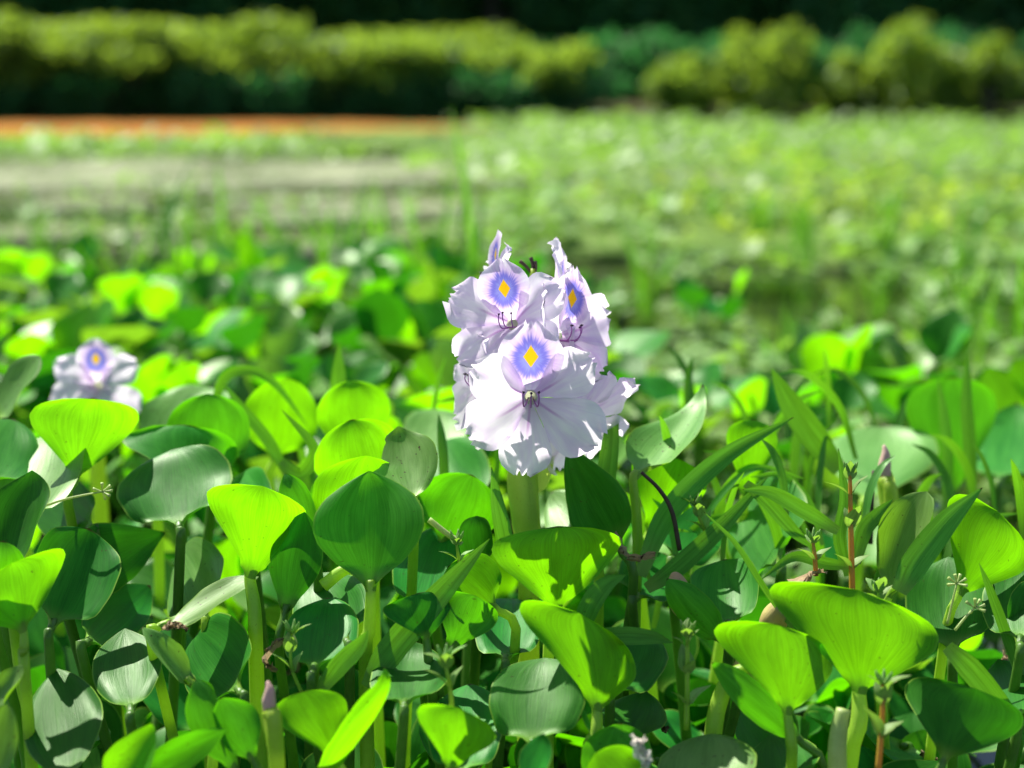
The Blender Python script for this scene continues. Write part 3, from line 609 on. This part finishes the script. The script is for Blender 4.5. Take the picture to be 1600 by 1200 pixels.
stick('stolon', 'yellowish runner stalk lying between the shaded leaves', 'stalk', [(670, 812), (700, 835), (722, 850)], .6, 5, 'stub')
stick('stolon', 'thick green runner showing beneath the diamond leaf', 'stalk', [(505, 915), (530, 895), (560, 880)], .6, 11, 'petiole')
stick('stolon', 'olive rolled stalk in front of the pale yellow bulb', 'stalk', [(1110, 1180), (1120, 1110), (1140, 1060), (1165, 1045)], .565, 15, 'petiole')

# ------------------------------------------------------------------ broad grass blades among the leaves
def blade_mesh(pts, W, fold=.14, n=22, nv=5, face=None):
    c = spline(pts, n); V = []; U = []
    for i in range(n):
        t = c[min(i+1, n-1)]-c[max(i-1, 0)]; t /= np.linalg.norm(t); f = face if face is not None else np.array(list(CAM))-c[i]
        s = np.cross(t, f); s /= np.linalg.norm(s)+1e-9; nn = np.cross(s, t); u = i/(n-1); w_ = W*.5*min(1, .55+u*1.6)*(1-max(0, (u-.45)/.55)**1.8)+.0001
        for j in range(nv):
            v = -1+2*j/(nv-1); V.append(c[i]+s*v*w_+nn*abs(v)*w_*fold); U.append((v*.9, u))
    return V, grid_faces(n, nv), U
def grass_blade(label, pts, W, d, dz=0., yaw=0., name='grass_shoot'):
    p = [P(x, y, d+dz*i) for i, (x, y) in enumerate(pts)]; f = np.array(list(Matrix.Rotation(R(yaw), 3, 'Z') @ (CAM-p[0])))
    V, F, U = blade_mesh(p, W*d/FPX, face=f); o = obj(name, mesh(name, np.array(V)-np.array(list(p[0])), F, U), M['grass']); o.location = p[0]
    return tag(o, label, 'grass', 'broad grass blades among the leaves')
for a in [
    ('broad grass blade with pale sun stripes slanting past the diamond leaf', [(575, 1075), (612, 1015), (690, 925), (765, 842)], 44, .575, .004),
    ('dark arching grass blade rising over the pale pointed leaf to the side', [(1000, 900), (1045, 800), (1130, 715), (1240, 652)], 34, .63, .008),
    ('short grass blade with a clipped top beside the flower stalk', [(795, 880), (790, 850), (778, 790), (768, 730)], 26, .625, 0),
    ('upright grass blade behind the lower right blossom', [(945, 830), (946, 760), (955, 680), (961, 595)], 30, .655, 0),
    ('dark grass blade crossing beneath the round teal leaf', [(1010, 920), (1060, 885), (1130, 820), (1200, 745)], 30, .625, .004),
    ('long lime grass blade tilting above the mauve tipped bud', [(1312, 735), (1270, 680), (1235, 630), (1205, 575)], 42, .74, 0),
    ('arching grass blade bent over before the lime upright leaves', [(330, 690), (345, 600), (385, 578), (430, 600), (482, 668)], 16, .79, 0),
    ('dark grass blade leaning across the lime upright leaves', [(450, 745), (420, 690), (380, 640), (350, 600)], 18, .76, 0),
    ('pale grass blade standing between two lime upright leaves', [(520, 690), (528, 610), (530, 535)], 26, .8, 0),
    ('pale flat strip of grass leaning on the lime fan leaf', [(1405, 925), (1430, 880), (1480, 815), (1535, 762)], 42, .6, 0),
    ('narrow grass blade hanging across the round teal leaf', [(1165, 755), (1200, 785), (1240, 830), (1275, 860)], 22, .635, 0),
    ('long dark grass blade in front of the round teal leaf', [(1310, 830), (1260, 800), (1205, 770), (1160, 765)], 24, .63, 0),
    ('upright dark grass blade beside the red stemmed weed', [(1325, 900), (1312, 840), (1320, 780), (1310, 700)], 20, .64, 0),
    ('teal grass blade leaning between the red stemmed weed and the bud', [(1338, 880), (1350, 830), (1370, 805), (1395, 780)], 24, .63, 0),
    ('bright slanting blade behind the dark saddle leaf', [(1480, 1010), (1520, 1050), (1570, 1110), (1640, 1190)], 36, .57, 0),
    ('thin grass blade crossing the dark leaves by the branched weed', [(1600, 1080), (1575, 1000), (1550, 930), (1530, 880)], 16, .595, 0),
    ('upright broad grass blade before the broad dark green leaf', [(1478, 800), (1480, 720), (1475, 650), (1465, 590)], 18, .82, 0),
    ('lime grass blade standing beside the broad dark green leaf', [(1520, 800), (1515, 700), (1510, 620), (1513, 540)], 20, .82, 0),
    ('low horizontal grass blade above the slanting rolled lime leaf', [(905, 1010), (950, 995), (1010, 995), (1052, 1004)], 28, .565, 0),
    ('short broad blade standing behind the slanting rolled lime leaf', [(905, 1000), (920, 950), (945, 915), (978, 898)], 32, .575, 0),
    ('narrow blade lying under the teal barred leaf', [(1330, 885), (1290, 880), (1240, 870), (1190, 905)], 18, .615, 0),
    ('short upright blade at the foot of the narrow leaves', [(440, 720), (470, 740), (490, 700), (440, 640)], 20, .7, 0),
    ('thin dark sedge stem leaning across the heart shaped leaf', [(1240, 985), (1195, 920), (1150, 850), (1100, 800)], 9, .595, 0),
    ('dark blade lying in the shade below the twisted lime leaf', [(500, 1080), (530, 1040), (560, 1010), (575, 985)], 30, .56, 0),
]: grass_blade(*a)

# ------------------------------------------------------------------ small weeds
def weed(label, pts, d, nodes, leaf=26, mat='weed', stem='petiole', r=4, tips=True):
    p = [P(x, y, d) for x, y in pts]; rt = p[0]; t = thing('weed', label, 'weed', rt, 'small weeds among the hyacinths')
    V, F, U = tube([q-rt for q in p], [r*d/FPX, r*.9*d/FPX, r*.6*d/FPX], 14, 7); obj('stem', mesh('stem', V, F, U), M[stem], t)
    c = spline(p, 40)
    for i, nd in enumerate(nodes):
        q = Vector(c[int(nd*39)]); tan = Vector(c[min(39, int(nd*39)+2)]-c[max(0, int(nd*39)-2)]).normalized()
        for sg in (-1, 1):
            a = R(random.uniform(25, 60)); side = (RT*math.cos(i*1.4+.4)*sg+FW*math.sin(i*1.4+.4)*sg*.8); dirv = (side*math.cos(a)+tan*math.sin(a)).normalized(); Lm = leaf*d/FPX*random.uniform(.75, 1.15)*(1.7-.5*nd)
            V, F, U = leaf_local(Lm, Lm*.6, 'ovate', .5, -.5, wave=.04, nu=9, nv=7, seed=i); x = dirv.cross(UP).normalized(); z = x.cross(dirv)
            V = V @ np.array([list(x), list(dirv), list(z)])+np.array(list(q-rt)); obj('leaf', mesh('leaf', V, F, U), M[mat], t)
    if tips:
        V, F, U = join([tube([Vector(c[-1])-rt, Vector(c[-1])-rt+Vector((math.cos(k*1.3)*.002, math.sin(k*1.3)*.002, .0025)), Vector(c[-1])-rt+Vector((math.cos(k*1.3)*.003, math.sin(k*1.3)*.003, .005))], [.0003, .0009, .0002], 6, 5) for k in range(5)]); obj('flower_tip', mesh('flower_tip', V, F, U), M[mat], t)
weed('red stemmed weed rising between the grass blades near the mauve tipped bud', [(1332, 935), (1330, 850), (1328, 740)], .61, [.3, .62, .85, .97], 34, 'weed', 'red_stem', 5)
weed('pale topped weed standing before the dark round leaf', [(707, 1130), (704, 1080), (694, 1030)], .53, [.55, .85, .97], 36, 'weed', 'stalk', 4)
weed('weed with paired round leaves beside the slanting rolled lime leaf', [(1072, 1140), (1074, 1060), (1074, 990)], .555, [.25, .55, .85, .97], 34, 'weed', 'petiole', 4.5)
weed('red stemmed weed growing in front of the thick stalk', [(1372, 1205), (1378, 1130), (1380, 1070)], .525, [.35, .72, .95], 40, 'weed', 'red_stem', 5)
weed('thin shaded weed with small leaves by the dished lime leaf stalk', [(475, 1090), (455, 1040), (456, 990)], .565, [.4, .7, .97], 32, 'weed', 'petiole', 3)
weed('small weed sprouting above the shaded wavy leaves', [(720, 900), (716, 870), (713, 848)], .6, [.4, .9], 26, 'weed', 'stalk', 3)
weed('tiny weed with dried flowers above the tan dead leaf', [(1275, 900), (1273, 870), (1270, 845)], .605, [.4, .9], 26, 'weed', 'red_stem', 4)
weed('weed tuft peeping over the edge of the widest lime leaf', [(1376, 960), (1374, 940), (1372, 925)], .575, [.5, .95], 30, 'weed', 'petiole', 3)
weed('small weed with spread leaves under the pale pointed leaf', [(1110, 850), (1095, 815), (1085, 790)], .64, [.3, .6, .95], 26, 'weed', 'stalk', 3)
for (label, pts, d) in [('tiny branched weed flower on a thin pale stem before dark leaves', [(1480, 975), (1487, 945), (1495, 912)], .585), ('tiny branched weed flower leaning over the tall dark leaf', [(1492, 985), (1508, 965), (1523, 950)], .58), ('slender forked seed head crossing the dark teal leaf', [(70, 790), (110, 778), (160, 768)], .62)]:
    p = [P(x, y, d) for x, y in pts]; rt = p[0]; t = thing('weed_flower', label, 'weed', rt, 'tiny weed flowers')
    obj('stem', mesh('stem', *tube([q-rt for q in p], [.0006, .0005, .0004], 10, 6)), M['stub'], t)
    e = p[-1]-rt; dr = (p[-1]-p[-2]).normalized()
    for k in range(6):
        a = k*1.05; s = (dr*.6+RT*math.cos(a)+UP*math.sin(a)*.8+FW*math.sin(a*2)*.5).normalized(); V, F, U = tube([e, e+s*.002, e+s*.0042], [.0003, .0004, .0008], 6, 5); obj('floret', mesh('floret', V, F, U), M['stub'], t)

# ------------------------------------------------------------------ hyacinth bed: copied rosettes
def rosette(seed, n, hmax, size, tilt=1., mats=('leaf', 'leaf', 'leaf_lit_worn', 'leaf_lit_worn', 'leaf_shaded', 'leaf_shaded', 'leaf_young')):
    r = random.Random(seed); t = thing('water_hyacinth', 'x', 'water plant')
    for i in range(n):
        a = 2*math.pi*i/n+r.uniform(-.4, .4); h = hmax*r.uniform(.55, 1.); out = r.uniform(.015, .05)*tilt; s = size*r.uniform(.75, 1.15)
        b = Vector((math.cos(a)*out, math.sin(a)*out, h*.62)); e = R(r.uniform(18, 76)); dirv = Vector((math.cos(a)*math.cos(e), math.sin(a)*math.cos(e), math.sin(e)))
        side = dirv.cross(Vector((0, 0, 1))).normalized(); nrm = side.cross(dirv); q = r.uniform(-.5, .5); side2 = side*math.cos(q)+nrm*math.sin(q); nrm2 = side2.cross(dirv)
        V, F, U = leaf_local(s, s*r.uniform(.85, 1.15), r.choice(['round', 'spade', 'fan', 'round']), r.uniform(.25, 1.0), r.uniform(-.5, .4), r.uniform(-.4, .4), wave=.04, nu=16, nv=9, seed=seed*20+i, r0=.0021)
        V = V @ np.array([list(side2), list(dirv), list(nrm2)])+np.array(list(b))
        leaf = obj('leaf', mesh('leaf', V, F, U), M[r.choice(mats)], t)
        V, F, U = tube([b+dirv*.004+nrm2*.002, b+nrm2*.002, b-dirv*.012, b*.6, Vector((b.x*.25, b.y*.25, -.01))], [.0018, .0021, .0027, .0037, .0055], 11, 7); obj('petiole', mesh('petiole', V, F, U), M['petiole_shaded'], leaf)
    return t
protos = [rosette(20+i, 6+i % 3, .2, .062) for i in range(6)]
low = [rosette(40+i, 6, .12, .055, 1.3, ('leaf_shaded', 'leaf_shaded', 'leaf_shaded', 'leaf')) for i in range(3)]
LAB_BED = 'blurred water hyacinth plant in the thick bed behind the flower spike'
LAB_LOW = 'low shaded water hyacinth plant filling the gaps beneath the taller leaves'
def bed_zone(px, d):
    z = ('beside the small lavender blossom' if px < 330 else 'around the lime upright leaves' if px < 620 else 'right behind the tall flower spike' if px < 920 else 'behind the pale pointed leaf' if px < 1250 else 'around the broad upright dark leaf')
    a = 'tall blurred water hyacinth plant ' if d < 1.2 else 'blurred water hyacinth plant deep in the bed ' if d < 1.75 else 'small blurred water hyacinth plant at the open water edge '
    return a+z, 'hyacinth bed '+z
def put(pr, used, x, y, rot, s, label, group):
    o = pr if pr.name not in used else copy_tree(pr); used.add(pr.name)
    o.location = (x, y, 0); o.rotation_euler = (0, 0, rot); o.scale = (s, s, s); o['label'] = label; o['group'] = group; return o
used = set(); d = .75; nb = 0
while d < 2.15:
    st = .062+.03*(d-.75); x = -.40*d
    while x < .42*d:
        px = 800+x/d*FPX*.98; xx = x+random.uniform(-.3, .3)*st; yy = d+random.uniform(-.3, .3)*st; x += st*1.15
        right = px > 900
        if right and random.random() < min(.92, .35+(d-.75)*.9): continue
        if d > 1.75 and random.random() < (d-1.75)*1.4: continue
        s = random.uniform(.8, 1.08)*(.86 if right else 1)*(1-.12*max(0, d-1.2))
        if d < .95: s *= .8
        if 0 < px < 260 and d < 1.12: s *= .7
        if 60 < px < 260 and d < 1.0 and random.random() < .3: continue
        put(random.choice(protos), used, xx, yy, random.uniform(0, 6.28), s, *bed_zone(px, d)); nb += 1
    d += st
def low_zone(x, d):
    px = 800+x/d*FPX
    z = ('below the glossy silvery leaf' if px < 190 else 'around the stalk of the dished lime leaf' if px < 460 else 'under the large diamond leaf' if px < 680 else 'around the flower stalk' if px < 960 else 'among the brown bulbs' if px < 1220 else 'under the widest lime leaf' if px < 1440 else 'below the tall dark leaves')
    return ('low shaded water hyacinth plant ' if d < .67 else 'low water hyacinth plant at the back ')+z, 'understorey plants '+z
used2 = set(); d = .53
while d < .82:
    x = -.38*d
    while x < .38*d:
        put(random.choice(low), used2, x+random.uniform(-.015, .015), d+random.uniform(-.015, .015), random.uniform(0, 6.28), random.uniform(.65, .9), *low_zone(x, d)); x += .062
    d += .055
# small leafed creeping weeds on the right
def clump(seed, n, h, size, spread):
    r = random.Random(seed); parts = []; stems = []
    for i in range(n):
        a = r.uniform(0, 6.28); q = spread*math.sqrt(r.random()); b = Vector((math.cos(a)*q, math.sin(a)*q, h*r.uniform(.3, 1))); a2 = r.uniform(0, 6.28); e = R(r.uniform(-5, 65))
        dirv = Vector((math.cos(a2)*math.cos(e), math.sin(a2)*math.cos(e), math.sin(e))); side = dirv.cross(Vector((0, 0, 1))).normalized(); nrm = side.cross(dirv); s = size*r.uniform(.6, 1.2)
        V, F, U = leaf_local(s, s*.55, 'ovate', .4, -.4, nu=6, nv=4, seed=i); parts.append((V @ np.array([list(side), list(dirv), list(nrm)])+np.array(list(b)), F, U))
        if i % 3 == 0: stems.append(tube([(b.x*.4, b.y*.4, -.005), b*.6, b], [.0012, .001, .0007], 5, 5))
    t = thing('creeping_weed', 'x', 'weed'); obj('foliage', mesh('foliage', *join(parts)), M['weed'], t); obj('stem', mesh('stem', *join(stems)), M['petiole'], t); return t
def weed_zone(x, d):
    z = 'behind the tall flower spike' if x/d < .12 else 'beyond the pale pointed leaf' if x/d < .24 else 'beyond the broad upright dark leaf'
    a = 'pale small leaved weed clump in the dense growth ' if d < 1.5 else 'blurred small leaved weed clump in the open meadow ' if d < 2.6 else 'faint low weed clump far out on the pond '
    return a+z, 'creeping weeds '+z
cps = [clump(60+i, 46, .085, .034, .06) for i in range(4)]; used3 = set(); d = .85
while d < 4.3:
    st = .085+.05*(d-.85); x = (.05 if d < 2.4 else .02)*d
    while x < .42*d:
        s = (.8+.42*(d-.85))*random.uniform(.75, 1.15)
        if d < 2 or random.random() < (.7 if d < 3 else .4): 
            o = put(random.choice(cps), used3, x+random.uniform(-.3, .3)*st, d+random.uniform(-.3, .3)*st, random.uniform(0, 6.28), s, *weed_zone(x, d)); o.scale.z = s*(.75 if d < 1.6 else .5)
        x += st*1.2
    d += st
# thin grass tufts standing in the pond edge
def tuft(seed, n, h):
    r = random.Random(seed); t = thing('grass_tuft', 'x', 'grass')
    for i in range(n):
        a = r.uniform(0, 6.28); l = h*r.uniform(.5, 1); k = r.uniform(.1, .5); b = np.array([r.uniform(-.02, .02), r.uniform(-.02, .02), -.01])
        V, F, U = blade_mesh([b, b+np.array([math.cos(a)*l*k*.3, math.sin(a)*l*k*.3, l*.55]), b+np.array([math.cos(a)*l*k, math.sin(a)*l*k, l])], .007, n=8, nv=3, face=np.array([math.sin(a+1), math.cos(a+1), .3])); obj('blade', mesh('blade', V, F, U), M['grass'], t)
    return t
tps = [tuft(80+i, 9, .24) for i in range(4)]; used4 = set()
spots = [(710, 1.75, 1.5), (520, 2.1, 1.1), (545, 2.3, 1.1), (360, 2.2, 1.2), (230, 2.4, 1.2), (450, 2.5, 1.0), (690, 1.9, 1.2), (290, 2.0, 1.1), (180, 2.1, 1.), (610, 2.4, 1.)]
spots += [(random.uniform(1000, 1620), random.uniform(1.3, 5), random.uniform(.5, .9)) for k in range(34)]+[(random.uniform(0, 700), random.uniform(2.2, 3.0), random.uniform(.5, .9)) for k in range(12)]
for px, d, s in spots:
    x = (px-800)/FPX*d; put(random.choice(tps), used4, x, d, random.uniform(0, 6.28), s, *(('blurred grass tuft at the open water edge beyond the hyacinth bed', 'grass tufts at the water edge') if px < 800 else ('blurred grass tuft standing in the weedy meadow', 'grass tufts in the meadow') if d < 3 else ('faint grass tuft far out in the pond weeds', 'grass tufts far out')))
# small floating and emergent leaves, too many to count, out on the pond
def scatter(name, label, n, region, size, mat, seed, tilt=.5, lift=.03):
    r = np.random.default_rng(seed); V = []; F = []; U = []
    for i in range(n):
        px, py = map(float, region(r)); p = G(px, py); k = len(V); s = size*r.uniform(.5, 1.4)*(.6+.12*p.y); a = r.uniform(0, 6.28)
        ax = np.array([math.cos(a), math.sin(a), r.normal(0, tilt)]); ax /= np.linalg.norm(ax); b = np.cross(ax, [r.normal(0, .3), r.normal(0, .3), 1]); b /= np.linalg.norm(b)
        c = np.array([p.x, p.y, .015+abs(r.normal(0, lift))+s*.3*tilt]); V += [c-ax*s*.5, c+b*s*.3, c+ax*s*.5, c-b*s*.3]; F.append((k, k+1, k+2, k+3)); U += [(0, .05), (.7, .5), (0, .95), (-.7, .5)]
    o = obj(name, mesh(name, V, F, U, False), M[mat]); return tag(o, label, 'plants', None, 'stuff')
def band(x0, x1, y0, y1, clump=9, sd=0):
    q = np.random.default_rng(sd); cx = q.uniform(x0, x1, clump); cy = q.uniform(y0, y1, clump)
    def f(r):
        k = r.integers(clump); return cx[k]+r.normal(0, (x1-x0)*.07), min(max(cy[k]+r.normal(0, (y1-y0)*.1), 186), 430)
    return f
scatter('pond_weed', 'scattered lime pond weed leaves on the water beyond the bed', 450, band(-50, 800, 300, 405, 22, 1), .035, 'weed', 1)
scatter('pond_weed', 'low green water weed in front of the rusty fern mat', 1600, band(-60, 620, 222, 255, 14, 2), .05, 'weed', 2)
scatter('marsh_weed', 'bright green marsh weed spreading along the far side of the pond', 4200, band(720, 1700, 188, 300, 70, 3), .06, 'weed', 3, .5, .02)
scatter('marsh_weed', 'olive tinged marsh weed mixed through the open pond', 1800, band(900, 1700, 240, 370, 30, 4), .05, 'bush', 4, .5, .02)
# thin shoots and litter tangled among the hyacinths
rs = random.Random(91)
for (x0, x1, y0, y1, d0, d1, n, lab, grp) in [
    (1090, 1600, 740, 900, .64, .74, 24, 'thin grass shoot in the tangle around the red stemmed weed', 'thin shoots by the red stemmed weed'),
    (980, 1180, 700, 900, .63, .7, 9, 'thin grass shoot rising under the pale pointed leaf', 'thin shoots under the pale pointed leaf'),
    (430, 800, 620, 760, .7, .85, 12, 'thin grass shoot between the overlapping lime leaves', 'thin shoots between the lime leaves'),
    (1050, 1600, 600, 740, .76, .95, 18, 'blurred thin grass shoot near the large pale leaf', 'thin shoots near the large pale leaf')]:
    for k in range(n):
        x, y, d = rs.uniform(x0, x1), rs.uniform(y0, y1), rs.uniform(d0, d1); l = rs.uniform(60, 130)*.65/d; a = rs.gauss(0, .7)
        pts = [(x-math.sin(a)*l*.3, y+l*.9), (x, y), (x+math.sin(a)*l*.6, y-l*.55), (x+math.sin(a)*l*1.3, y-l*(.95-.35*abs(a)))]
        o = grass_blade(lab, pts, rs.uniform(7, 17), d, rs.uniform(-.006, .006), rs.uniform(-40, 40)); o['group'] = grp
for k in range(26):
    x, d = rs.uniform(-40, 1640), rs.uniform(.54, .68); y = 600+FPX*(.36-rs.uniform(.05, .1))/d*.98-470; a = rs.uniform(0, 6.28); l = rs.uniform(14, 34)
    scrap('withered_leaf', 'small brown dead leaf scrap lying in the dark gaps between stalks', 'dead leaf', [(x, y, 0), (x+math.cos(a)*l*.5, y-math.sin(a)*l*.3, .002), (x+math.cos(a)*l, y-math.sin(a)*l*.5, 0)], d, rs.uniform(10, 24), 'dead', rs.uniform(0, 90), 100+k)['group'] = 'dead leaf scraps'
